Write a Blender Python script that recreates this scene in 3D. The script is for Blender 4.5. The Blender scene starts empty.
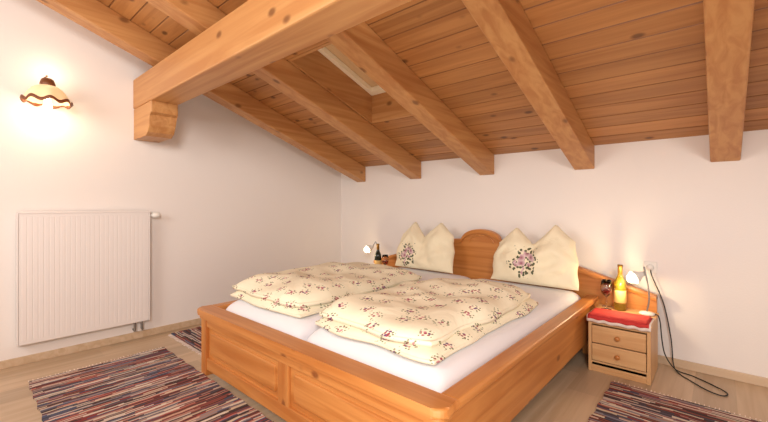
import bpy, bmesh, math, random
from mathutils import Vector, noise, Matrix
random.seed(7)
scene = bpy.context.scene
COL = scene.collection
try:
    scene.view_settings.view_transform = 'Standard'
    scene.view_settings.look = 'None'
except Exception:
    pass

def s2l(c):
    o = []
    for v in c:
        v = v/255.0
        o.append(v/12.92 if v <= 0.04045 else ((v+0.055)/1.055)**2.4)
    return (o[0], o[1], o[2], 1.0)

# ------------------------------------------------------------------ materials
def new_mat(name):
    m = bpy.data.materials.new(name); m.use_nodes = True
    nt = m.node_tree
    b = nt.nodes['Principled BSDF']
    return m, nt, b

def N(nt, t, **kw):
    n = nt.nodes.new(t)
    for k, v in kw.items():
        setattr(n, k, v)
    return n

def plain(name, rgb, rough=0.6, metal=0.0, bump=0.0, bscale=60, var=0.0, emis=0.0, emcol=None, trans=0.0, ior=1.45):
    m, nt, b = new_mat(name)
    b.inputs['Base Color'].default_value = s2l(rgb)
    b.inputs['Roughness'].default_value = rough
    b.inputs['Metallic'].default_value = metal
    if trans: 
        b.inputs['Transmission Weight'].default_value = trans
        b.inputs['IOR'].default_value = ior
    if emis:
        b.inputs['Emission Color'].default_value = s2l(emcol or rgb)
        b.inputs['Emission Strength'].default_value = emis
    tc = N(nt, 'ShaderNodeTexCoord')
    nz = N(nt, 'ShaderNodeTexNoise'); nz.inputs['Scale'].default_value = bscale; nz.inputs['Detail'].default_value = 4
    nt.links.new(tc.outputs['Object'], nz.inputs['Vector'])
    if bump:
        bp = N(nt, 'ShaderNodeBump'); bp.inputs['Strength'].default_value = bump; bp.inputs['Distance'].default_value = 0.01
        nt.links.new(nz.outputs['Fac'], bp.inputs['Height']); nt.links.new(bp.outputs['Normal'], b.inputs['Normal'])
    if var:
        mx = N(nt, 'ShaderNodeMixRGB', blend_type='MULTIPLY'); mx.inputs['Fac'].default_value = var
        mx.inputs['Color1'].default_value = s2l(rgb)
        nt.links.new(nz.outputs['Fac'], mx.inputs['Color2']); nt.links.new(mx.outputs['Color'], b.inputs['Base Color'])
    return m

def mth(nt, op, a, b=None, c=None):
    n = N(nt, 'ShaderNodeMath', operation=op)
    for i, v in enumerate((a, b, c)):
        if v is None: continue
        if isinstance(v, (int, float)): n.inputs[i].default_value = v
        else: nt.links.new(v, n.inputs[i])
    return n.outputs[0]

def wood(name, light, mid, dark, axis=0, board=None, board_off=0.0, board_axis=1, knots=0.13, kscale=4.2, rough=0.42, grain=1.0, planks=None, seam=0.0):
    """axis = grain direction; board = width of boards stacked along board_axis"""
    m, nt, b = new_mat(name)
    L = nt.links
    tc = N(nt, 'ShaderNodeTexCoord')
    sep = N(nt, 'ShaderNodeSeparateXYZ'); L.new(tc.outputs['Object'], sep.inputs[0])
    comp = [sep.outputs[0], sep.outputs[1], sep.outputs[2]]
    rnd = None
    if board:
        q = mth(nt, 'DIVIDE', mth(nt, 'ADD', comp[board_axis], board_off), board)
        idx = mth(nt, 'FLOOR', q)
        fr = mth(nt, 'FRACT', q)
        wn = N(nt, 'ShaderNodeTexWhiteNoise', noise_dimensions='1D'); L.new(idx, wn.inputs['W'])
        rnd = wn.outputs['Value']
        comp = list(comp)
        sh = mth(nt, 'MULTIPLY', rnd, 13.7)
        if planks:
            pid = mth(nt, 'FLOOR', mth(nt, 'DIVIDE', mth(nt, 'ADD', comp[axis], sh), planks))
            wn2 = N(nt, 'ShaderNodeTexWhiteNoise', noise_dimensions='2D')
            cb = N(nt, 'ShaderNodeCombineXYZ'); L.new(idx, cb.inputs[0]); L.new(pid, cb.inputs[1])
            L.new(cb.outputs[0], wn2.inputs['Vector']); rnd = wn2.outputs['Value']
        comp[axis] = mth(nt, 'ADD', comp[axis], sh)
    cmb = N(nt, 'ShaderNodeCombineXYZ')
    for i in range(3): L.new(comp[i], cmb.inputs[i])
    mp = N(nt, 'ShaderNodeMapping'); L.new(cmb.outputs[0], mp.inputs['Vector'])
    sc = [22*grain]*3; sc[axis] = 1.1*grain; mp.inputs['Scale'].default_value = sc
    nz = N(nt, 'ShaderNodeTexNoise'); nz.inputs['Scale'].default_value = 1; nz.inputs['Detail'].default_value = 5; nz.inputs['Distortion'].default_value = 0.8
    L.new(mp.outputs[0], nz.inputs['Vector'])
    rp = N(nt, 'ShaderNodeValToRGB')
    rp.color_ramp.elements[0].position = 0.36; rp.color_ramp.elements[0].color = s2l(mid)
    rp.color_ramp.elements[1].position = 0.62; rp.color_ramp.elements[1].color = s2l(light)
    L.new(nz.outputs['Fac'], rp.inputs[0])
    mp2 = N(nt, 'ShaderNodeMapping'); L.new(cmb.outputs[0], mp2.inputs['Vector'])
    sc = [5]*3; sc[axis] = 0.6; mp2.inputs['Scale'].default_value = sc
    nb = N(nt, 'ShaderNodeTexNoise'); nb.inputs['Scale'].default_value = 1; nb.inputs['Detail'].default_value = 3
    L.new(mp2.outputs[0], nb.inputs['Vector'])
    mx = N(nt, 'ShaderNodeMixRGB'); L.new(mth(nt, 'MULTIPLY', mth(nt,'SUBTRACT',nb.outputs['Fac'],0.3), 0.9), mx.inputs['Fac'])
    L.new(rp.outputs[0], mx.inputs['Color1']); mx.inputs['Color2'].default_value = s2l(mid)
    # knots
    mp3 = N(nt, 'ShaderNodeMapping'); L.new(cmb.outputs[0], mp3.inputs['Vector'])
    sc = [1]*3; sc[axis] = 0.6; mp3.inputs['Scale'].default_value = sc
    vo = N(nt, 'ShaderNodeTexVoronoi'); vo.inputs['Scale'].default_value = kscale
    L.new(mp3.outputs[0], vo.inputs['Vector'])
    kr = N(nt, 'ShaderNodeMapRange'); kr.interpolation_type = 'SMOOTHSTEP'
    kr.inputs['From Min'].default_value = knots*0.35; kr.inputs['From Max'].default_value = knots
    kr.inputs['To Min'].default_value = 0.85; kr.inputs['To Max'].default_value = 0.0
    L.new(vo.outputs['Distance'], kr.inputs['Value'])
    mk = N(nt, 'ShaderNodeMixRGB'); L.new(kr.outputs[0], mk.inputs['Fac']); L.new(mx.outputs[0], mk.inputs['Color1']); mk.inputs['Color2'].default_value = s2l(dark)
    out = mk.outputs[0]
    if rnd is not None:
        hs = N(nt, 'ShaderNodeHueSaturation'); L.new(out, hs.inputs['Color'])
        L.new(mth(nt, 'ADD', mth(nt, 'MULTIPLY', rnd, 0.30), 0.85), hs.inputs['Value'])
        out = hs.outputs[0]
    if board and seam:
        a = mth(nt, 'LESS_THAN', fr, seam); c = mth(nt, 'GREATER_THAN', fr, 1-seam)
        ms = N(nt, 'ShaderNodeMixRGB'); L.new(mth(nt, 'MULTIPLY', mth(nt, 'MAXIMUM', a, c), 0.6), ms.inputs['Fac'])
        L.new(out, ms.inputs['Color1']); ms.inputs['Color2'].default_value = s2l(dark); out = ms.outputs[0]
    L.new(out, b.inputs['Base Color'])
    b.inputs['Roughness'].default_value = rough
    bp = N(nt, 'ShaderNodeBump'); bp.inputs['Strength'].default_value = 0.12; bp.inputs['Distance'].default_value = 0.004
    L.new(nz.outputs['Fac'], bp.inputs['Height']); L.new(bp.outputs[0], b.inputs['Normal'])
    return m

def rag(name, vary=0):
    m, nt, b = new_mat(name); L = nt.links
    PW = 0.0095
    tc = N(nt, 'ShaderNodeTexCoord')
    sep = N(nt, 'ShaderNodeSeparateXYZ'); L.new(tc.outputs['Object'], sep.inputs[0])
    s = sep.outputs[vary]; t = sep.outputs[1-vary]
    nz = N(nt, 'ShaderNodeTexNoise'); nz.inputs['Scale'].default_value = 9
    L.new(tc.outputs['Object'], nz.inputs['Vector'])
    s = mth(nt, 'ADD', s, mth(nt, 'MULTIPLY', nz.outputs['Fac'], 0.02))
    cell = mth(nt, 'FLOOR', mth(nt, 'DIVIDE', s, PW))
    wn = N(nt, 'ShaderNodeTexWhiteNoise', noise_dimensions='1D'); L.new(cell, wn.inputs['W'])
    c2 = mth(nt, 'FLOOR', mth(nt, 'DIVIDE', mth(nt, 'ADD', t, mth(nt, 'MULTIPLY', wn.outputs['Value'], 5)), 0.18))
    cb = N(nt, 'ShaderNodeCombineXYZ'); L.new(cell, cb.inputs[0]); L.new(c2, cb.inputs[1])
    w2 = N(nt, 'ShaderNodeTexWhiteNoise', noise_dimensions='2D'); L.new(cb.outputs[0], w2.inputs['Vector'])
    rp = N(nt, 'ShaderNodeValToRGB'); cr = rp.color_ramp; cr.interpolation = 'CONSTANT'
    pal = [(66,44,44),(200,180,166),(130,46,46),(78,72,86),(214,200,184),(58,46,48),(158,128,116),(116,62,62),(136,130,138),(182,116,102),(76,50,46),(202,184,160),(72,78,104),(142,70,58)]
    cr.elements[0].position = 0; cr.elements[0].color = s2l(pal[0])
    cr.elements[1].position = 1/len(pal); cr.elements[1].color = s2l(pal[1])
    for i in range(2, len(pal)):
        e = cr.elements.new(i/len(pal)); e.color = s2l(pal[i])
    L.new(w2.outputs['Value'], rp.inputs[0])
    L.new(rp.outputs[0], b.inputs['Base Color']); b.inputs['Roughness'].default_value = 0.95
    sn = mth(nt, 'SINE', mth(nt, 'MULTIPLY', s, 2*math.pi/PW))
    bp = N(nt, 'ShaderNodeBump'); bp.inputs['Strength'].default_value = 0.4; bp.inputs['Distance'].default_value = 0.003
    L.new(sn, bp.inputs['Height']); L.new(bp.outputs[0], b.inputs['Normal'])
    return m

def floral(name):
    m, nt, b = new_mat(name); L = nt.links
    tc = N(nt, 'ShaderNodeTexCoord')
    sep = N(nt, 'ShaderNodeSeparateXYZ'); L.new(tc.outputs['Object'], sep.inputs[0])
    x = mth(nt, 'SUBTRACT', sep.outputs[0], sep.outputs[2]); y = mth(nt, 'ADD', sep.outputs[1], sep.outputs[2])
    cb = N(nt, 'ShaderNodeCombineXYZ'); L.new(x, cb.inputs[0]); L.new(y, cb.inputs[1])
    nz = N(nt, 'ShaderNodeTexNoise'); nz.inputs['Scale'].default_value = 38; nz.inputs['Detail'].default_value = 1
    L.new(cb.outputs[0], nz.inputs['Vector'])
    vm = N(nt, 'ShaderNodeVectorMath', operation='MULTIPLY_ADD'); L.new(nz.outputs['Color'], vm.inputs[0]); vm.inputs[1].default_value = (0.05,)*3; L.new(cb.outputs[0], vm.inputs[2])
    vo = N(nt, 'ShaderNodeTexVoronoi', voronoi_dimensions='2D'); vo.inputs['Scale'].default_value = 8.0; vo.inputs['Randomness'].default_value = 0.75
    L.new(vm.outputs[0], vo.inputs['Vector'])
    v2 = N(nt, 'ShaderNodeTexVoronoi', voronoi_dimensions='2D'); v2.inputs['Scale'].default_value = 56
    L.new(cb.outputs[0], v2.inputs['Vector'])
    d = vo.outputs['Distance']
    petals = mth(nt, 'MULTIPLY', mth(nt, 'LESS_THAN', d, 0.17), mth(nt, 'LESS_THAN', v2.outputs['Distance'], 0.42))
    leaf = mth(nt, 'MULTIPLY', mth(nt, 'LESS_THAN', d, 0.31), mth(nt, 'LESS_THAN', v2.outputs['Distance'], 0.27))
    sp = N(nt, 'ShaderNodeSeparateColor'); L.new(v2.outputs['Color'], sp.inputs[0])
    cr = N(nt, 'ShaderNodeValToRGB'); cr.color_ramp.interpolation = 'CONSTANT'
    cr.color_ramp.elements[0].color = s2l((156,66,80)); cr.color_ramp.elements[1].position = 0.4; cr.color_ramp.elements[1].color = s2l((200,136,142))
    q = cr.color_ramp.elements.new(0.72); q.color = s2l((110,76,114))
    L.new(sp.outputs[0], cr.inputs[0])
    lc = N(nt, 'ShaderNodeMixRGB'); L.new(leaf, lc.inputs['Fac']); lc.inputs['Color1'].default_value = s2l((244,236,210)); lc.inputs['Color2'].default_value = s2l((122,128,92))
    mx = N(nt, 'ShaderNodeMixRGB'); L.new(petals, mx.inputs['Fac']); L.new(lc.outputs[0], mx.inputs['Color1']); L.new(cr.outputs[0], mx.inputs['Color2'])
    L.new(mx.outputs[0], b.inputs['Base Color']); b.inputs['Roughness'].default_value = 0.8
    n3 = N(nt, 'ShaderNodeTexNoise'); n3.inputs['Scale'].default_value = 7; n3.inputs['Detail'].default_value = 3; n3.inputs['Distortion'].default_value = 0.6
    L.new(tc.outputs['Object'], n3.inputs['Vector'])
    bp = N(nt, 'ShaderNodeBump'); bp.inputs['Strength'].default_value = 0.4; bp.inputs['Distance'].default_value = 0.03
    L.new(n3.outputs['Fac'], bp.inputs['Height']); L.new(bp.outputs[0], b.inputs['Normal'])
    return m

def pillow_mat(name, cx, cz, r=0.105):
    m, nt, b = new_mat(name); L = nt.links
    tc = N(nt, 'ShaderNodeTexCoord')
    sep = N(nt, 'ShaderNodeSeparateXYZ'); L.new(tc.outputs['Object'], sep.inputs[0])
    dx = mth(nt, 'SUBTRACT', sep.outputs[0], cx); dz = mth(nt, 'SUBTRACT', sep.outputs[2], cz)
    cb = N(nt, 'ShaderNodeCombineXYZ'); L.new(dx, cb.inputs[0]); L.new(dz, cb.inputs[1])
    nz = N(nt, 'ShaderNodeTexNoise'); nz.inputs['Scale'].default_value = 12
    L.new(cb.outputs[0], nz.inputs['Vector'])
    ln = N(nt, 'ShaderNodeVectorMath', operation='LENGTH'); L.new(cb.outputs[0], ln.inputs[0])
    d = mth(nt, 'ADD', ln.outputs['Value'], mth(nt, 'MULTIPLY', mth(nt, 'SUBTRACT', nz.outputs['Fac'], 0.5), 0.22))
    v = N(nt, 'ShaderNodeTexVoronoi', voronoi_dimensions='2D'); v.inputs['Scale'].default_value = 20; L.new(cb.outputs[0], v.inputs['Vector'])
    v2 = N(nt, 'ShaderNodeTexVoronoi', voronoi_dimensions='2D'); v2.inputs['Scale'].default_value = 44; L.new(cb.outputs[0], v2.inputs['Vector'])
    fl = mth(nt, 'MULTIPLY', mth(nt, 'LESS_THAN', d, r*0.62), mth(nt, 'LESS_THAN', v.outputs['Distance'], 0.52))
    lf = mth(nt, 'MULTIPLY', mth(nt, 'LESS_THAN', d, r), mth(nt, 'LESS_THAN', v2.outputs['Distance'], 0.40))
    col = N(nt, 'ShaderNodeMixRGB'); L.new(mth(nt, 'MULTIPLY', v.outputs['Distance'], 1.8), col.inputs['Fac']); col.inputs['Color1'].default_value = s2l((150,70,96)); col.inputs['Color2'].default_value = s2l((232,206,206))
    lc = N(nt, 'ShaderNodeMixRGB'); L.new(lf, lc.inputs['Fac']); lc.inputs['Color1'].default_value = s2l((241,230,200)); lc.inputs['Color2'].default_value = s2l((84,88,60))
    mx = N(nt, 'ShaderNodeMixRGB'); L.new(fl, mx.inputs['Fac']); L.new(lc.outputs[0], mx.inputs['Color1']); L.new(col.outputs[0], mx.inputs['Color2'])
    L.new(mx.outputs[0], b.inputs['Base Color']); b.inputs['Roughness'].default_value = 0.7
    n3 = N(nt, 'ShaderNodeTexNoise'); n3.inputs['Scale'].default_value = 9; n3.inputs['Detail'].default_value = 2; n3.inputs['Distortion'].default_value = 0.8
    L.new(tc.outputs['Object'], n3.inputs['Vector'])
    bp = N(nt, 'ShaderNodeBump'); bp.inputs['Strength'].default_value = 0.4; bp.inputs['Distance'].default_value = 0.03
    L.new(n3.outputs['Fac'], bp.inputs['Height']); L.new(bp.outputs[0], b.inputs['Normal'])
    return m

M = {}
M['wall'] = plain('wall_plaster', (238,232,228), 0.9, bump=0.08, bscale=90)
M['boards'] = wood('ceiling_boards', (194,138,82), (168,112,62), (92,54,28), axis=0, board=0.1275, board_off=10, board_axis=1, knots=0.19, kscale=7.5, rough=0.45, seam=0.03)
M['beam'] = wood('beam_wood', (202,150,94), (180,122,70), (120,74,38), axis=1, knots=0.15, kscale=5.5, rough=0.45)
M['beamx'] = wood('purlin_wood', (204,152,96), (184,126,72), (120,74,38), axis=0, knots=0.15, kscale=5.5, rough=0.45)
M['pinex'] = wood('pine_x', (208,142,78), (184,114,54), (122,66,30), axis=0, knots=0.13, kscale=5.5, rough=0.33)
M['piney'] = wood('pine_y', (208,142,78), (184,114,54), (122,66,30), axis=1, knots=0.13, kscale=5.5, rough=0.33)
M['pinez'] = wood('pine_z', (204,138,74), (180,110,52), (122,66,30), axis=2, knots=0.13, kscale=5.5, rough=0.33)
M['nsx'] = wood('nightstand_pine_x', (218,176,126), (200,150,100), (140,84,44), axis=0, knots=0.10, kscale=5.0, rough=0.4)
M['nsz'] = wood('nightstand_pine_z', (218,176,126), (200,150,100), (140,84,44), axis=2, knots=0.10, kscale=5.0, rough=0.4)
M['floor'] = wood('floor_laminate', (196,172,144), (180,154,124), (170,142,112), axis=1, board=0.19, board_off=10, board_axis=0, knots=0.02, kscale=3, rough=0.35, planks=1.3)
M['base'] = wood('baseboard_wood', (212,188,160), (196,168,136), (180,150,116), axis=0, knots=0.02, rough=0.45)
M['rad'] = plain('radiator_enamel', (236,230,227), 0.4)
M['white'] = plain('white_plastic', (235,232,226), 0.35)
M['grey'] = plain('grey_metal', (150,150,150), 0.3, 0.8)
M['sheet'] = plain('white_sheet', (239,239,245), 0.8, bump=0.25, bscale=7)
M['floral'] = floral('floral_duvet')
M['red'] = plain('red_cloth', (202,54,50), 0.8, bump=0.3, bscale=200)
M['clothw'] = plain('white_cloth', (240,225,215), 0.8)
M['black'] = plain('black_cord', (22,20,20), 0.5)
M['brass'] = plain('brown_metal', (118,68,36), 0.45, 0.1)
M['brownrim'] = plain('brown_glass_rim', (124,68,36), 0.4)
M['shade'] = plain('frosted_glass', (250,226,184), 0.5, emis=0.25, emcol=(255,214,150))
M['bulb'] = plain('bulb_glow', (255,240,210), 0.3, emis=9, emcol=(255,228,180))
M['glass'] = plain('clear_glass', (255,255,255), 0.02, trans=1.0)
M['wine'] = plain('red_wine', (170,40,36), 0.05, trans=0.7)
M['bottle_g'] = plain('bottle_amber_glass', (196,176,60), 0.08, trans=0.8)
M['bottle_d'] = plain('bottle_dark_glass', (28,34,22), 0.08)
M['label'] = plain('bottle_label', (216,180,110), 0.6)
M['foil'] = plain('bottle_foil', (150,110,40), 0.35, 0.5)
M['frame'] = plain('skylight_frame', (255,244,216), 0.4)
M['blind'] = plain('skylight_blind', (230,196,150), 0.8, bump=0.2)

# ------------------------------------------------------------------ mesh helpers
def add(name, bm, mat, parent=None, smooth=False, mats=None):
    me = bpy.data.meshes.new(name)
    bmesh.ops.recalc_face_normals(bm, faces=bm.faces[:])
    bm.to_mesh(me); bm.free()
    ob = bpy.data.objects.new(name, me); COL.objects.link(ob)
    for mm in (mats or [mat]): me.materials.append(mm)
    if smooth:
        for p in me.polygons: p.use_smooth = True
    if parent is not None:
        ob.parent = parent; ob.location = -parent.location
    return ob

def empty(name, loc):
    e = bpy.data.objects.new(name, None); e.location = loc; e.empty_display_size = 0.1
    COL.objects.link(e); return e

def bev(bm, w, seg=2):
    if w > 0:
        bmesh.ops.bevel(bm, geom=bm.edges[:], offset=w, segments=seg, profile=0.5, affect='EDGES', clamp_overlap=True)

def bm_box(bm, a, b):
    vs = [bm.verts.new((x, y, z)) for x in (a[0], b[0]) for y in (a[1], b[1]) for z in (a[2], b[2])]
    for f in ((0,1,3,2),(4,6,7,5),(0,4,5,1),(2,3,7,6),(0,2,6,4),(1,5,7,3)):
        bm.faces.new([vs[i] for i in f])

def box(name, a, b, mat, parent=None, bevel=0.004, seg=2):
    bm = bmesh.new(); bm_box(bm, a, b); bev(bm, bevel, seg)
    return add(name, bm, mat, parent)

def prism(name, pts, axis, lo, hi, mat, parent=None, bevel=0.003, seg=2, smooth=False):
    bm = bmesh.new()
    def P(p, h):
        if axis == 0: return (h, p[0], p[1])
        if axis == 1: return (p[0], h, p[1])
        return (p[0], p[1], h)
    A = [bm.verts.new(P(p, lo)) for p in pts]; B = [bm.verts.new(P(p, hi)) for p in pts]
    n = len(pts)
    bm.faces.new(A); bm.faces.new(B[::-1])
    for i in range(n): bm.faces.new((A[i], B[i], B[(i+1) % n], A[(i+1) % n]))
    if bevel:
        es = [e for e in bm.edges if not (e.verts[0].co - e.verts[1].co).length < 1e-6 and (all(v in A for v in e.verts) or all(v in B for v in e.verts) or n <= 6)]
        bmesh.ops.bevel(bm, geom=es, offset=bevel, segments=seg, profile=0.5, affect='EDGES', clamp_overlap=True)
    return add(name, bm, mat, parent, smooth)

def lathe(name, prof, loc, mat, parent=None, seg=32, M3=None, ripple=None):
    bm = bmesh.new(); rings = []
    for k, (r, z) in enumerate(prof):
        ring = []
        for i in range(seg):
            a = 2*math.pi*i/seg; rr = r; zz = z
            if ripple: rr, zz = ripple(r, z, a, k/(len(prof)-1))
            v = Vector((rr*math.cos(a), rr*math.sin(a), zz))
            if M3: v = M3 @ v
            ring.append(bm.verts.new(v + Vector(loc)))
        rings.append(ring)
    for k in range(len(rings)-1):
        for i in range(seg):
            j = (i+1) % seg
            bm.faces.new((rings[k][i], rings[k][j], rings[k+1][j], rings[k+1][i]))
    if prof[0][0] > 1e-5 and not ripple: bm.faces.new(rings[0][::-1])
    if prof[-1][0] > 1e-5 and not ripple: bm.faces.new(rings[-1])
    bmesh.ops.remove_doubles(bm, verts=bm.verts[:], dist=1e-6)
    return add(name, bm, mat, parent, True)

def smooth_pts(pts, n=8):
    P = [Vector(p) for p in pts]; P = [P[0]*2-P[1]] + P + [P[-1]*2-P[-2]]; out = []
    for i in range(1, len(P)-2):
        p0, p1, p2, p3 = P[i-1:i+3]
        for k in range(n):
            t = k/n
            out.append(0.5*((2*p1)+(p2-p0)*t+(2*p0-5*p1+4*p2-p3)*t*t+(3*p1-p0-3*p2+p3)*t**3))
    out.append(P[-2]); return out

def tube(name, pts, r, mat, parent=None, seg=10, n=8, sm=True):
    pts = smooth_pts(pts, n) if sm else [Vector(p) for p in pts]
    bm = bmesh.new(); rings = []; up = Vector((0, 0, 1)); prev = None
    for i, p in enumerate(pts):
        t = (pts[min(i+1, len(pts)-1)] - pts[max(i-1, 0)]).normalized()
        if prev is None:
            a = t.cross(up)
            if a.length < 0.1: a = t.cross(Vector((1, 0, 0)))
        else:
            a = prev - t*prev.dot(t)
        a.normalize(); prev = a; b = t.cross(a)
        rings.append([bm.verts.new(p + r*(a*math.cos(2*math.pi*k/seg) + b*math.sin(2*math.pi*k/seg))) for k in range(seg)])
    for k in range(len(rings)-1):
        for i in range(seg):
            j = (i+1) % seg; bm.faces.new((rings[k][i], rings[k][j], rings[k+1][j], rings[k+1][i]))
    bm.faces.new(rings[0][::-1]); bm.faces.new(rings[-1])
    return add(name, bm, mat, parent, True)

def puff(name, x0, x1, y0, y1, zb, T, mat, parent=None, p=4, nx=60, ny=80, wr=0.2, seed=0, edge=0.0, fall=0.45, lump=0.0, rnd=0.06, amp=0.0):
    bm = bmesh.new(); cx, cy = (x0+x1)/2, (y0+y1)/2; hx, hy = (x1-x0)/2, (y1-y0)/2
    def pos(i, j):
        u = -1+2*i/nx; v = -1+2*j/ny
        u = math.sin(u*math.pi/2); v = math.sin(v*math.pi/2)
        cu = 1-rnd*abs(v)**6; cv = 1-rnd*abs(u)**6
        x = cx+hx*u*cu; y = cy+hy*v*cv
        if edge:
            x += edge*noise.noise(Vector((x*1.5, y*4, seed)))*abs(u)**2
            y += edge*noise.noise(Vector((x*4, y*1.5, seed+9)))*abs(v)**2
        return x, y, u, v
    def t(u, v): return max(0, (1-abs(u)**p)*(1-abs(v)**p))**fall
    top = {}; bot = {}
    for i in range(nx+1):
        for j in range(ny+1):
            x, y, u, v = pos(i, j); tt = t(u, v)
            q = Vector((x*2.6+seed, y*2.6, seed))
            w = noise.noise(q) + 0.5*noise.noise(q*2.3) 
            ridge = (1-abs(noise.noise(Vector((x*3.2+seed*3, y*5.0, seed))))*2.2)
            z = zb + T*tt*(1+wr*w+lump*ridge)
            rim = 0.25*T
            top[i, j] = bm.verts.new((x, y, max(z, zb+rim) if tt > 0 else zb+rim))
            if 0 < i < nx and 0 < j < ny:
                bot[i, j] = bm.verts.new((x, y, zb))
            else:
                bot[i, j] = top[i, j]
    for i in range(nx):
        for j in range(ny):
            bm.faces.new((top[i,j], top[i+1,j], top[i+1,j+1], top[i,j+1]))
            bm.faces.new([bot[i,j], bot[i,j+1], bot[i+1,j+1], bot[i+1,j]])
    return add(name, bm, mat, parent, True)

# ------------------------------------------------------------------ room
XL, XR, YB, YF = -3.61, 1.95, 3.256, -1.95
CZ, SL = 1.555, 0.36
def cz(y): return CZ + SL*(YB-y)
RD = 0.18
box('floor', (XL-0.1, YF-0.1, -0.06), (XR+0.1, YB+0.1, 0), M['floor'], bevel=0)
box('wall_back', (XL-0.1, YB, 0), (XR+0.1, YB+0.1, CZ+0.02), M['wall'], bevel=0)
box('wall_front', (XL-0.1, YF-0.1, 0), (XR+0.1, YF, cz(YF)+0.02), M['wall'], bevel=0)
for nm, a, b in (('wall_left', XL-0.1, XL), ('wall_right', XR, XR+0.1)):
    prism(nm, [(YF, 0), (YB, 0), (YB, cz(YB)+0.02), (YF, cz(YF)+0.02)], 0, a, b, M['wall'], bevel=0)

SX0, SX1, SY0, SY1 = -2.355, -1.675, 1.65, 2.50
BW = 0.1275
bm = bmesh.new()
def board(x0, x1, ya, yb):
    g = 0.005; th = 0.03
    sec = [(ya, th), (ya, g), (ya+g, 0), (yb-g, 0), (yb, g), (yb, th)]
    A = [bm.verts.new((x0, y, cz(y)+h)) for y, h in sec]; B = [bm.verts.new((x1, y, cz(y)+h)) for y, h in sec]
    bm.faces.new(A); bm.faces.new(B[::-1])
    for i in range(6): bm.faces.new((A[i], B[i], B[(i+1) % 6], A[(i+1) % 6]))
k0 = math.floor((YF+10)/BW); k1 = math.ceil((YB+10)/BW)
SY0 = round((SY0+10)/BW)*BW-10; SY1 = round((SY1+10)/BW)*BW-10
for k in range(k0, k1):
    ya = max(k*BW-10, YF); yb = min((k+1)*BW-10, YB)
    if yb-ya < 0.01: continue
    ym = (ya+yb)/2
    if SY0 < ym < SY1:
        board(XL, SX0, ya, yb); board(SX1, XR, ya, yb)
    else: board(XL, XR, ya, yb)
add('ceiling', bm, M['boards'])

re_ = [-3.17+0.8165*i for i in range(7)]
for i, xr in enumerate(re_):
    w = 0.145
    if xr > XR: continue
    o = [(YB-0.001, cz(YB)-RD), (YB-0.001, cz(YB)), (YF+0.001, cz(YF)), (YF+0.001, cz(YF)-RD)]
    prism('ceiling_rafter', o, 0, xr-w, xr, M['beam'], bevel=0.008)
PY0, PY1 = 0.97, 1.17
pb, pt = 1.885, cz(PY1)-RD
e = empty('roof_purlin', (XL, PY0, pb))
box('purlin_beam', (XL+0.001, PY0, pb), (XR-0.001, PY1, pt), M['beamx'], e, bevel=0.01)
cons = [(XL+0.001, pb), (XL+0.42, pb), (XL+0.42, pb-0.085)]
cons += [(XL+0.39, pb-0.10), (XL+0.385, pb-0.13), (XL+0.37, pb-0.18), (XL+0.34, pb-0.225), (XL+0.29, pb-0.25), (XL+0.001, pb-0.25)]
prism('console_bracket', cons, 1, PY0+0.005, PY1-0.005, M['beamx'], e, bevel=0.006)

# skylight shaft
e = empty('window_1', ((SX0+SX1)/2, (SY0+SY1)/2, cz(2)))
H = 0.34
def shaft_y(name, x0, x1):
    prism(name, [(SY0, cz(SY0)+0.002), (SY1, cz(SY1)+0.002), (SY1, cz(SY1)+H), (SY0, cz(SY0)+H)], 0, x0, x1, M['beam'], e, bevel=0)
shaft_y('shaft_side_a', SX0+0.001, SX0+0.02); shaft_y('shaft_side_b', SX1-0.02, SX1-0.001)
def shaft_x(name, y0, y1):
    prism(name, [(y0, cz(y0)+0.002), (y1, cz(y1)+0.002), (y1, cz(y1)+H), (y0, cz(y0)+H)], 0, SX0+0.02, SX1-0.02, M['beamx'], e, bevel=0)
shaft_x('shaft_bottom', SY1-0.02, SY1-0.001); shaft_x('shaft_top', SY0+0.001, SY0+0.02)
def slab(name, x0, x1, y0, y1, h0, h1, mat):
    prism(name, [(y0, cz(y0)+h0), (y1, cz(y1)+h0), (y1, cz(y1)+h1), (y0, cz(y0)+h1)], 0, x0, x1, mat, e, bevel=0.002)
slab('window_frame_l', SX0+0.02, SX0+0.065, SY0+0.02, SY1-0.02, H-0.10, H-0.06, M['frame'])
slab('window_frame_r', SX1-0.065, SX1-0.02, SY0+0.02, SY1-0.02, H-0.10, H-0.06, M['frame'])
slab('window_frame_b', SX0+0.02, SX1-0.02, SY1-0.07, SY1-0.02, H-0.10, H-0.06, M['frame'])
slab('window_frame_t', SX0+0.02, SX1-0.02, SY0+0.02, SY0+0.07, H-0.10, H-0.06, M['frame'])
slab('window_blind', SX0-0.04, SX1+0.04, SY0-0.04, SY1+0.04, H-0.055, H-0.02, M['blind'])

box('baseboard_left', (XL, YF, 0), (XL+0.014, YB, 0.055), M['base'], bevel=0.003)
box('baseboard_back', (XL+0.014, YB-0.014, 0), (XR, YB, 0.055), M['base'], bevel=0.003)

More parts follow.
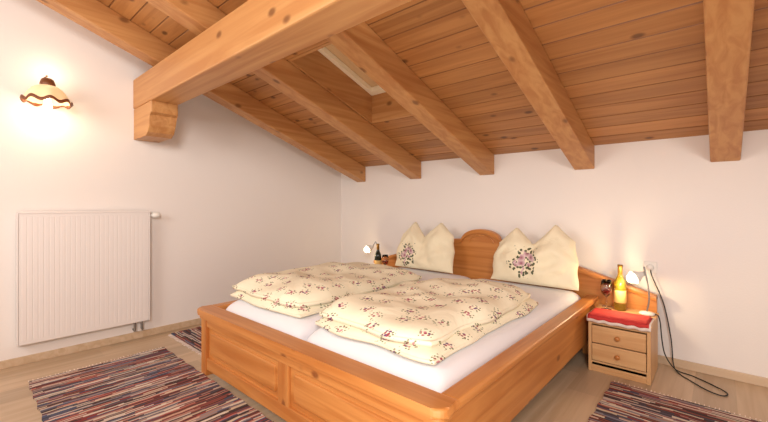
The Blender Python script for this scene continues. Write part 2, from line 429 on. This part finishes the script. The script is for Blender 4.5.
# ------------------------------------------------------------------ radiator
ry0, ry1, rz0, rz1 = 0.285, 1.07, 0.145, 1.045
e = empty('radiator', (XL+0.05, (ry0+ry1)/2, rz0))
rx = XL+0.075
bm = bmesh.new()
bm_box(bm, (XL+0.035, ry0, rz0), (rx-0.009, ry1, rz1)); bev(bm, 0.006)
add('panel', bm, M['rad'], e)
bm = bmesh.new(); n = 26; pitch = (ry1-ry0-0.03)/n
for i in range(n):
    y = ry0+0.015+i*pitch
    b2 = bmesh.new(); bm_box(b2, (rx-0.012, y+0.003, rz0+0.025), (rx-0.0078, y+pitch-0.003, rz1-0.025)); 
    me = bpy.data.meshes.new('t'); b2.to_mesh(me); b2.free(); bm.from_mesh(me)
bev(bm, 0.001, 1)
add('ribs', bm, M['rad'], e)
box('top_grille', (XL+0.02, ry0-0.004, rz1-0.005), (rx-0.004, ry1+0.004, rz1+0.010), M['rad'], e, 0.003)
box('side_cover_l', (XL+0.02, ry0-0.006, rz0), (rx-0.006, ry0, rz1), M['rad'], e, 0.001)
box('side_cover_r', (XL+0.02, ry1, rz0), (rx-0.006, ry1+0.006, rz1), M['rad'], e, 0.001)
box('bracket_a', (XL+0.002, ry0+0.12, rz0+0.1), (XL+0.04, ry0+0.15, rz1-0.1), M['rad'], e, 0.001)
box('bracket_b', (XL+0.002, ry1-0.15, rz0+0.1), (XL+0.04, ry1-0.12, rz1-0.1), M['rad'], e, 0.001)
R = Matrix.Rotation(-math.pi/2, 3, 'X')
lathe('thermostat_valve', [(0.0, 0.0), (0.012, 0.0), (0.012, 0.02), (0.022, 0.022), (0.022, 0.07), (0.018, 0.078), (0, 0.078)], (XL+0.05, ry1+0.004, rz1-0.03), M['white'], e, 20, R)
tube('pipe_a', [(XL+0.05, ry1-0.05, rz0+0.01), (XL+0.05, ry1-0.05, 0.10), (XL+0.045, ry1-0.045, 0.08), (XL+0.012, ry1-0.04, 0.085)], 0.009, M['grey'], e)
tube('pipe_b', [(XL+0.05, ry1-0.1, rz0+0.01), (XL+0.05, ry1-0.1, 0.10), (XL+0.045, ry1-0.1, 0.08), (XL+0.012, ry1-0.1, 0.085)], 0.009, M['grey'], e)

# ------------------------------------------------------------------ wall sconce
sy, sz = 0.425, 1.862
e = empty('wall_sconce', (XL, sy, sz))
R = Matrix.Rotation(math.pi/2, 3, 'Y')
lathe('wall_plate', [(0, 0), (0.04, 0), (0.04, 0.008), (0.025, 0.018), (0, 0.02)], (XL, sy, sz+0.02), M['brass'], e, 28, R)
tube('arm', [(XL+0.015, sy, sz+0.02), (XL+0.035, sy, sz+0.035), (XL+0.05, sy, sz+0.09), (XL+0.085, sy, sz+0.13), (XL+0.125, sy, sz+0.13), (XL+0.14, sy, sz+0.10)], 0.006, M['brass'], e)
lathe('cap', [(0.0, 0.118), (0.016, 0.116), (0.034, 0.100), (0.042, 0.075), (0.044, 0.050), (0.0, 0.047)], (XL+0.14, sy, sz), M['brass'], e, 24)
NR = 8
def rip(r, z, a, k):
    q = k*k
    return r*(1+0.03*q*math.cos(NR*a)), z+0.010*q*math.cos(NR*a)
prof = [(0.038, 0.06), (0.058, 0.052), (0.082, 0.034), (0.100, 0.010), (0.112, -0.014), (0.120, -0.034), (0.126, -0.048), (0.130, -0.056)]
lathe('glass_shade', prof, (XL+0.14, sy, sz), M['shade'], e, 112, None, rip)
def rip2(r, z, a, k): return r*(1+0.03*math.cos(NR*a)), z+0.010*math.cos(NR*a)
lathe('shade_rim', [(0.125, -0.038), (0.131, -0.040), (0.136, -0.060), (0.128, -0.062), (0.125, -0.038)], (XL+0.14, sy, sz), M['brownrim'], e, 112, None, rip2)
lathe('bulb', [(0, -0.115), (0.016, -0.11), (0.025, -0.09), (0.022, -0.06), (0.013, -0.02), (0.012, 0.03), (0, 0.03)], (XL+0.14, sy, sz), M['bulb'], e, 24)

# ------------------------------------------------------------------ bed
BX0, BX1, BY0, BY1 = -2.57, -0.672, 1.04, 3.19
BZ = 0.43
e = empty('double_bed', ((BX0+BX1)/2, (BY0+BY1)/2, 0))
def rrect(x0, x1, y0, y1, r, corners):
    pts = []
    for (cx, cy, a0, key) in ((x1-r, y1-r, 0, 'ne'), (x0+r, y1-r, 90, 'nw'), (x0+r, y0+r, 180, 'sw'), (x1-r, y0+r, 270, 'se')):
        if key in corners:
            for k in range(7):
                a = math.radians(a0+15*k); pts.append((cx+r*math.cos(a), cy+r*math.sin(a)))
        else:
            pts.append({'ne': (x1, y1), 'nw': (x0, y1), 'sw': (x0, y0), 'se': (x1, y0)}[key])
    return pts
prism('foot_ledge', rrect(BX0, BX1, BY0, BY0+0.115, 0.045, ('sw', 'se')), 2, BZ-0.038, BZ, M['pinex'], e, bevel=0.011, seg=3)
prism('foot_cove', rrect(BX0+0.015, BX1-0.015, BY0+0.015, BY0+0.09, 0.03, ('sw', 'se')), 2, BZ-0.062, BZ-0.036, M['pinex'], e, bevel=0.006)
for sx, xa, xb in (('l', BX0, BX0+0.08), ('r', BX1-0.08, BX1)):
    box('side_ledge_'+sx, (xa, BY0+0.108, BZ-0.038), (xb, BY1-0.04, BZ-0.001), M['piney'], e, 0.010, 3)
    xi = (BX0+0.03, BX0+0.058) if sx == 'l' else (BX1-0.058, BX1-0.03)
    box('side_rail_'+sx, (xi[0], BY0+0.08, 0.13), (xi[1], BY1-0.04, BZ-0.03), M['piney'], e, 0.003)
    xl = (BX0+0.025, BX0+0.095) if sx == 'l' else (BX1-0.095, BX1-0.025)
    box('head_post_'+sx, (xl[0], BY1-0.10, 0.0), (xl[1], BY1-0.02, BZ-0.03), M['pinez'], e, 0.004)
    box('foot_post_'+sx, (xl[0], BY0+0.03, 0.0), (xl[1], BY0+0.09, BZ-0.055), M['pinez'], e, 0.004)
fy = BY0+0.036
xm = (BX0+BX1)/2
box('foot_rail_top', (BX0+0.09, fy, BZ-0.115), (BX1-0.09, fy+0.04, BZ-0.05), M['pinex'], e, 0.004)
box('foot_rail_bottom', (BX0+0.09, fy, 0.04), (BX1-0.09, fy+0.04, 0.115), M['pinex'], e, 0.004)
box('foot_stile_mid', (xm-0.045, fy, 0.11), (xm+0.045, fy+0.04, BZ-0.11), M['pinez'], e, 0.004)
for i, (a, b) in enumerate(((BX0+0.09, xm-0.045), (xm+0.045, BX1-0.09))):
    box('foot_panel_%d' % (i+1), (a, fy+0.016, 0.11), (b, fy+0.03, BZ-0.11), M['pinex'], e, 0)
    box('foot_panel_field_%d' % (i+1), (a+0.035, fy+0.006, 0.145), (b-0.035, fy+0.026, BZ-0.145), M['pinex'], e, 0.008, 2)
box('slat_base', (BX0+0.06, BY0+0.09, 0.20), (BX1-0.06, BY1-0.05, 0.238), M['pinex'], e, 0.002)
HX0, HX1 = BX0-0.36, BX1+0.35
def htop(x):
    d = abs(x-xm)
    if d < 0.19:
        return 0.775+0.095*math.sqrt(max(0, 1-(d/0.19)**2))
    if d < 0.30: return 0.775-0.01*(d-0.19)/0.11
    t = (d-0.30)/(abs(HX1-xm)-0.30)
    return 0.765 - 0.29*t**1.25 - 0.02*math.sin(t*math.pi)
nn = 120
top = [(HX1+(HX0-HX1)*i/nn, htop(HX1+(HX0-HX1)*i/nn)) for i in range(nn+1)]
pts = [(HX0, 0.30)] + [(HX1, 0.30)] + top
prism('headboard', pts, 1, BY1-0.028, BY1+0.0, M['pinex'], e, bevel=0.0)
bm = bmesh.new()
sec = [(-0.012, -0.028), (-0.016, -0.008), (-0.010, 0.008), (0.008, 0.012), (0.036, 0.012), (0.048, 0.004), (0.05, -0.02)]
rings = []
for (x, z) in top:
    rings.append([bm.verts.new((x, BY1-0.04+dy, z+dz)) for dy, dz in sec])
for k in range(len(rings)-1):
    for i in range(len(sec)):
        j = (i+1) % len(sec); bm.faces.new((rings[k][i], rings[k][j], rings[k+1][j], rings[k+1][i]))
bm.faces.new(rings[0]); bm.faces.new(rings[-1][::-1])
add('headboard_cap', bm, M['pinex'], e)
arc = [(xm+0.12*math.cos(math.radians(a)), 0.76+0.065*math.sin(math.radians(a))) for a in range(0, 181, 12)]
tube('headboard_arch_bead', [(x, BY1-0.03, z) for x, z in arc], 0.007, M['piney'], e, 8, 2)

MZ = 0.24
for i, (a, b) in enumerate(((BX0+0.082, xm-0.006), (xm+0.006, BX1-0.082))):
    puff('mattress' , a, b, BY0+0.118, BY1-0.06, MZ, 0.238, M['sheet'], None, p=16, nx=50, ny=70, wr=0.012, seed=i*3+1, fall=0.30, rnd=0.0)

def duvet(x0, x1, y0, y1, sd):
    e = empty('duvet', ((x0+x1)/2, (y0+y1)/2, 0.5))
    zt = 0.4835
    puff('lower_fold', x0, x1, y0, y1, zt, 0.062, M['floral'], e, p=8, wr=0.20, seed=sd, edge=0.035, fall=0.40, lump=0.05, rnd=0.03)
    puff('upper_fold', x0+0.010, x1-0.018, y0+0.014, y1-0.016, zt+0.048, 0.085, M['floral'], e, p=6, nx=80, ny=110, wr=0.36, seed=sd+4, edge=0.045, fall=0.45, lump=0.17, rnd=0.035)
duvet(-2.50, -1.70, 1.23, 2.42, 1.3)
duvet(-1.555, -0.83, 1.21, 2.40, 7.7)

def pillow(cx, w, zb, yb, mat, seed, sk=0.0, skew=0.0):
    n = 56; bm = bmesh.new(); Hh = 0.44; T = 0.105; tilt = math.radians(14)
    F = {}; Bk = {}
    for i in range(n+1):
        for j in range(n+1):
            u = math.sin((-1+2*i/n)*math.pi/2); v = math.sin((-1+2*j/n)*math.pi/2)
            s = (v+1)/2
            uu = u-sk
            if uu < 0: a_ = abs(uu)/(0.52+sk)
            else: a_ = abs(uu)/(0.50-sk)
            pk = 1.04 + skew*(1 if uu > 0 else -1)*min(1, a_)
            if a_ <= 1: topz = 0.70 + (pk-0.70)*a_**1.1
            else: topz = pk - 0.30*min(1, (a_-1)/0.95)**1.0
            h = Hh*s*(topz*s+0.95*(1-s))
            wd = w/2*(1.03-0.09*math.sin(s*math.pi)*abs(v) - 0.13*s*s)
            x = cx + wd*u + 0.014*noise.noise(Vector((u*2, v*2, seed)))
            th = T*max(0, (1-abs(u)**2.6)*(1-abs(v)**2.6))**0.5
            th *= 1-0.60*math.exp(-(uu/0.15)**2)*s**1.0
            th *= 1+0.35*noise.noise(Vector((u*3+seed, v*2.4, 0)))
            def P(sgn):
                y = -sgn*th*(1.0 if sgn > 0 else 0.6)
                return (x, yb + y*math.cos(tilt)+h*math.sin(tilt), zb + h*math.cos(tilt)-y*math.sin(tilt)*0.4)
            F[i, j] = bm.verts.new(P(1))
            if 0 < i < n and 0 < j < n: Bk[i, j] = bm.verts.new(P(-1))
            else: Bk[i, j] = F[i, j]
    for i in range(n):
        for j in range(n):
            bm.faces.new((F[i,j], F[i+1,j], F[i+1,j+1], F[i,j+1])); bm.faces.new((Bk[i,j], Bk[i,j+1], Bk[i+1,j+1], Bk[i+1,j]))
    return add('pillow', bm, mat, None, True)
pillow(-2.11, 0.65, 0.492, 2.93, pillow_mat('pillow_fabric_a', -2.25, 0.635), 1, -0.05, 0.0)
pillow(-1.085, 0.65, 0.492, 2.93, pillow_mat('pillow_fabric_b', -1.12, 0.67), 5, -0.04, 0.04)

# ------------------------------------------------------------------ nightstands
NZ = 0.372
def nightstand(x0, x1, y0=2.80, y1=3.155):
    e = empty('nightstand', ((x0+x1)/2, (y0+y1)/2, 0))
    box('top', (x0, y0-0.012, NZ-0.022), (x1, y1, NZ), M['nsx'], e, 0.005)
    box('side_l', (x0+0.008, y0+0.006, 0), (x0+0.028, y1, NZ-0.022), M['nsz'], e, 0.002)
    box('side_r', (x1-0.028, y0+0.006, 0), (x1-0.008, y1, NZ-0.022), M['nsz'], e, 0.002)
    box('back', (x0+0.028, y1-0.012, 0.05), (x1-0.028, y1, NZ-0.022), M['nsx'], e, 0)
    box('bottom', (x0+0.028, y0+0.01, 0.045), (x1-0.028, y1-0.012, 0.06), M['nsx'], e, 0)
    box('plinth', (x0+0.028, y0+0.01, 0.0), (x1-0.028, y0+0.026, 0.072), M['nsx'], e, 0.002)
    box('rail', (x0+0.028, y0+0.01, NZ-0.060), (x1-0.028, y0+0.03, NZ-0.022), M['nsx'], e, 0.002)
    for k, (za, zb_) in enumerate(((0.078, 0.188), (0.194, 0.306))):
        box('drawer_%d' % (k+1), (x0+0.031, y0-0.004, za), (x1-0.031, y0+0.016, zb_), M['nsx'], e, 0.005)
        R = Matrix.Rotation(math.pi/2, 3, 'X')
        lathe('knob_%d' % (k+1), [(0, 0), (0.007, 0), (0.007, 0.008), (0.014, 0.014), (0.015, 0.02), (0.010, 0.027), (0, 0.029)], ((x0+x1)/2, y0-0.003, (za+zb_)/2), M['pinez'], e, 20, R)
    return e
nightstand(-0.668, -0.308)
nightstand(-2.95, -2.60)

def cloth(x0, x1, y0, y1, drop):
    e = empty('table_cloth', ((x0+x1)/2, (y0+y1)/2, NZ))
    for nm, a, b, d, z, dr, mt, off in (('white_border', x0, x1, y1, NZ+0.003, drop, M['clothw'], 0.0), ('red_field', x0+0.006, x1-0.010, y1-0.015, NZ+0.0065, drop-0.016, M['red'], 0.004), ('red_fold', x0+0.016, x1-0.018, y1-0.02, NZ+0.016, 0.012, M['red'], 0.009)):
        bm = bmesh.new(); n = 30
        yf = 2.80-0.012-0.003 - off
        rows = []
        for (yy, zz, k) in ((d, z, 0), ((d+yf)/2, z, 0), (yf+0.004, z, 0), (yf, z-0.004, 0.2), (yf-0.002, z-dr*0.5, 0.6), (yf-0.003, z-dr, 1)):
            rows.append([bm.verts.new((a+(b-a)*i/n, yy-0.003*k*(1+math.sin(i*1.3)), zz+0.003*k*math.sin(i*0.9))) for i in range(n+1)])
        for r in range(len(rows)-1):
            for i in range(n): bm.faces.new((rows[r][i], rows[r+1][i], rows[r+1][i+1], rows[r][i+1]))
        ob = add(nm, bm, mt, e, True)
        so = ob.modifiers.new('s', 'SOLIDIFY'); so.thickness = 0.008 if nm == 'red_fold' else 0.0015; 
cloth(-0.664, -0.312, 2.78, 2.97, 0.042)

def bottle(x, y, z, glass, lab=True):
    e = empty('wine_bottle', (x, y, z))
    lathe('bottle_body', [(0, 0.001), (0.034, 0.001), (0.037, 0.006), (0.037, 0.18), (0.034, 0.20), (0.022, 0.225), (0.0145, 0.245), (0.0135, 0.30), (0.0155, 0.302), (0.0155, 0.312), (0.0, 0.313)], (x, y, z), glass, e, 28)
    lathe('foil', [(0.0150, 0.25), (0.0148, 0.298), (0.0165, 0.301), (0.0165, 0.314), (0, 0.315)], (x, y, z), M['foil'], e, 28)
    lathe('label', [(0.0375, 0.055), (0.0378, 0.056), (0.0378, 0.139), (0.0375, 0.14)], (x, y, z), M['label'], e, 28)
def wineglass(x, y, z, s=1.0, wine=True):
    e = empty('wine_glass', (x, y, z))
    P = [(0, 0.001), (0.032, 0.001), (0.031, 0.004), (0.006, 0.010), (0.004, 0.02), (0.004, 0.085), (0.012, 0.095), (0.030, 0.115), (0.036, 0.14), (0.035, 0.165), (0.030, 0.20), (0.0285, 0.20), (0.0335, 0.165), (0.0345, 0.14), (0.0285, 0.117), (0.011, 0.098), (0, 0.096)]
    lathe('glass', [(r*s, h*s) for r, h in P], (x, y, z), M['glass'], e, 28)
    if wine:
        W = [(0, 0.0975), (0.0105, 0.0995), (0.0275, 0.118), (0.0332, 0.138), (0, 0.139)]
        lathe('wine', [(r*s, h*s) for r, h in W], (x, y, z), M['wine'], e, 24)
bottle(-0.52, 3.06, NZ, M['bottle_g'])
wineglass(-0.595, 3.015, NZ, 1.0); wineglass(-0.61, 3.10, NZ, 0.95)
bottle(-2.74, 3.00, NZ, M['bottle_d'])
wineglass(-2.655, 3.02, NZ)

def bedlamp(bx, by, bz, hx, hy, hz, dirv):
    e = empty('bedside_lamp', (bx, by, bz))
    lathe('base', [(0, 0.001), (0.042, 0.001), (0.045, 0.006), (0.043, 0.014), (0.02, 0.02), (0, 0.021)], (bx, by, bz), M['white'], e, 28)
    d = Vector(dirv).normalized(); back = Vector((hx, hy, hz)) - d*0.05
    tube('gooseneck', [(bx, by, bz+0.018), (bx+0.012, by, bz+0.10), (bx+0.006, by, bz+0.19), ((bx*0.5+back.x*0.5), by, max(bz+0.27, back.z+0.045)), tuple(back - d*0.02 + Vector((0, 0, 0.012))), tuple(back)], 0.005, M['grey'], e)
    q = Vector((0, 0, 1)).rotation_difference(d).to_matrix()
    lathe('shade', [(0.0, -0.062), (0.016, -0.06), (0.02, -0.045), (0.026, -0.03), (0.042, 0.0), (0.046, 0.012), (0.044, 0.012), (0.024, -0.028), (0.0, -0.03)], (hx, hy, hz), M['white'], e, 28, q)
    lathe('bulb', [(0, -0.03), (0.012, -0.025), (0.016, -0.01), (0.030, 0.006), (0.033, 0.022), (0.026, 0.042), (0.012, 0.052), (0, 0.054)], (hx, hy, hz), M['bulb'], e, 24, q)
    return e
lamp = bedlamp(-0.365, 3.05, NZ, -0.43, 3.04, 0.615, (-0.72, -0.60, -0.40))
bedlamp(-2.80, 3.06, NZ, -2.86, 2.98, 0.625, (-0.3, -0.8, -0.4))
tube('base_cord', [(-0.324, 3.055, NZ+0.010), (-0.314, 3.055, NZ+0.007), (-0.303, 3.056, NZ+0.004)], 0.0035, M['black'], lamp, 8, 6)
tube('power_cord', [(-0.3035, 3.056, NZ+0.004), (-0.294, 3.06, 0.33), (-0.285, 3.08, 0.20), (-0.27, 3.12, 0.10), (-0.22, 3.16, 0.012), (-0.13, 3.13, 0.005), (-0.04, 3.06, 0.005), (0.03, 2.98, 0.005), (0.01, 2.92, 0.005), (-0.06, 2.95, 0.005), (-0.14, 3.04, 0.005), (-0.20, 3.12, 0.005), (-0.235, 3.20, 0.03), (-0.25, 3.215, 0.2), (-0.29, 3.225, 0.42), (-0.355, 3.225, 0.60), (-0.365, 3.23, 0.65)], 0.0035, M['black'], None, 8, 10)
e = empty('wall_outlet', (-0.37, YB, 0.66))
box('plate', (-0.41, YB-0.010, 0.62), (-0.33, YB, 0.70), M['white'], e, 0.004)
R = Matrix.Rotation(math.pi/2, 3, 'X')
lathe('socket_plug', [(0, 0), (0.022, 0), (0.022, 0.012), (0.016, 0.02), (0, 0.022)], (-0.37, YB-0.009, 0.66), M['white'], e, 24, R)

# ------------------------------------------------------------------ rugs
def rug(x0, x1, y0, y1, vary):
    e = empty('rag_rug', ((x0+x1)/2, (y0+y1)/2, 0))
    mt = rag('rag_weave', vary)
    bm = bmesh.new(); nx = max(2, int((x1-x0)/0.04)); ny = max(2, int((y1-y0)/0.04)); T = {}; B = {}
    for i in range(nx+1):
        for j in range(ny+1):
            x = x0+(x1-x0)*i/nx; y = y0+(y1-y0)*j/ny
            if vary == 0 and j in (0, ny): y += 0.005*math.sin(x*37)
            if vary == 1 and i in (0, nx): x += 0.005*math.sin(y*37)
            T[i, j] = bm.verts.new((x, y, 0.009+0.0015*noise.noise(Vector((x*6, y*6, 0))))); B[i, j] = bm.verts.new((x, y, 0.0005))
    for i in range(nx):
        for j in range(ny):
            bm.faces.new((T[i,j], T[i+1,j], T[i+1,j+1], T[i,j+1])); bm.faces.new((B[i,j], B[i,j+1], B[i+1,j+1], B[i+1,j]))
    for i in range(nx):
        bm.faces.new((T[i,0], B[i,0], B[i+1,0], T[i+1,0])); bm.faces.new((T[i,ny], T[i+1,ny], B[i+1,ny], B[i,ny]))
    for j in range(ny):
        bm.faces.new((T[0,j], T[0,j+1], B[0,j+1], B[0,j])); bm.faces.new((T[nx,j], B[nx,j], B[nx,j+1], T[nx,j+1]))
    add('weave', bm, mt, e, False)
    bm = bmesh.new()
    L_ = (y1-y0) if vary == 0 else (x1-x0)
    n = int(L_/0.02)
    for side in (0, 1):
        for i in range(n):
            c = (i+0.5)*L_/n; ln = 0.025+0.01*random.random(); j = random.uniform(-0.006, 0.006)
            if vary == 0:
                xs = x0 if side == 0 else x1; sg = -1 if side == 0 else 1
                vs = [(xs, y0+c-0.002), (xs, y0+c+0.002), (xs+sg*ln, y0+c+0.002+j), (xs+sg*ln, y0+c-0.002+j)]
            else:
                ys = y0 if side == 0 else y1; sg = -1 if side == 0 else 1
                vs = [(x0+c-0.002, ys), (x0+c+0.002, ys), (x0+c+0.002+j, ys+sg*ln), (x0+c-0.002+j, ys+sg*ln)]
            lo = [bm.verts.new((p[0], p[1], 0.001)) for p in vs]; hi = [bm.verts.new((p[0], p[1], 0.005)) for p in vs]
            bm.faces.new(lo); bm.faces.new(hi)
            for k in range(4): bm.faces.new((lo[k], lo[(k+1) % 4], hi[(k+1) % 4], hi[k]))
    add('fringe', bm, M['clothw'], e)
rug(-3.20, -1.35, 0.30, 1.065, 0)
rug(-3.50, -2.80, 1.22, 2.75, 1)
rug(-0.50, 0.27, 0.85, 2.70, 1)

# ------------------------------------------------------------------ lights
def light(name, kind, loc, power, color, size=0.05, target=None, sy_=None):
    d = bpy.data.lights.new(name, kind); d.energy = power; d.color = color
    if kind == 'AREA':
        d.shape = 'RECTANGLE'; d.size = size; d.size_y = sy_ or size
    else: d.shadow_soft_size = size
    o = bpy.data.objects.new(name, d); COL.objects.link(o); o.location = loc
    if target is not None:
        o.rotation_euler = (Vector(target)-Vector(loc)).to_track_quat('-Z', 'Y').to_euler()
    return o
WC = (1, 0.96, 0.91)
light('room_light', 'AREA', (0.9, -1.0, 2.2), 86, WC, 0.9, (-1.8, 2.2, 0.8))
light('ceiling_bounce_light', 'AREA', (-0.2, 0.2, 0.5), 20, WC, 1.4, (-0.8, 1.4, 3.0))
light('left_fill_light', 'AREA', (-2.2, -1.4, 1.9), 37, WC, 1.1, (-2.4, 2.5, 0.9))
light('sconce_light', 'POINT', (XL+0.15, sy, sz-0.15), 1.6, (1, 0.82, 0.56), 0.03)
light('sconce_light_up', 'POINT', (XL+0.12, sy+0.02, sz+0.17), 0.8, (1, 0.82, 0.56), 0.03)
light('lamp_light_right', 'POINT', (-0.495, 2.97, 0.565), 3.0, (1, 0.74, 0.42), 0.02)
light('lamp_light_left', 'POINT', (-2.88, 2.90, 0.585), 1.7, (1, 0.76, 0.45), 0.02)
w = bpy.data.worlds.new('world'); scene.world = w; w.use_nodes = True
w.node_tree.nodes['Background'].inputs[0].default_value = (0.05, 0.06, 0.09, 1); w.node_tree.nodes['Background'].inputs[1].default_value = 1

# ------------------------------------------------------------------ camera
cd = bpy.data.cameras.new('camera'); cam = bpy.data.objects.new('camera', cd); COL.objects.link(cam)
cam.location = (0, 0, 1.1); cam.rotation_euler = (math.radians(90), 0, math.radians(41.5))
cd.sensor_fit = 'HORIZONTAL'; cd.sensor_width = 36; cd.lens = 380/768*36; cd.shift_y = -6/768; cd.clip_start = 0.02
scene.camera = cam
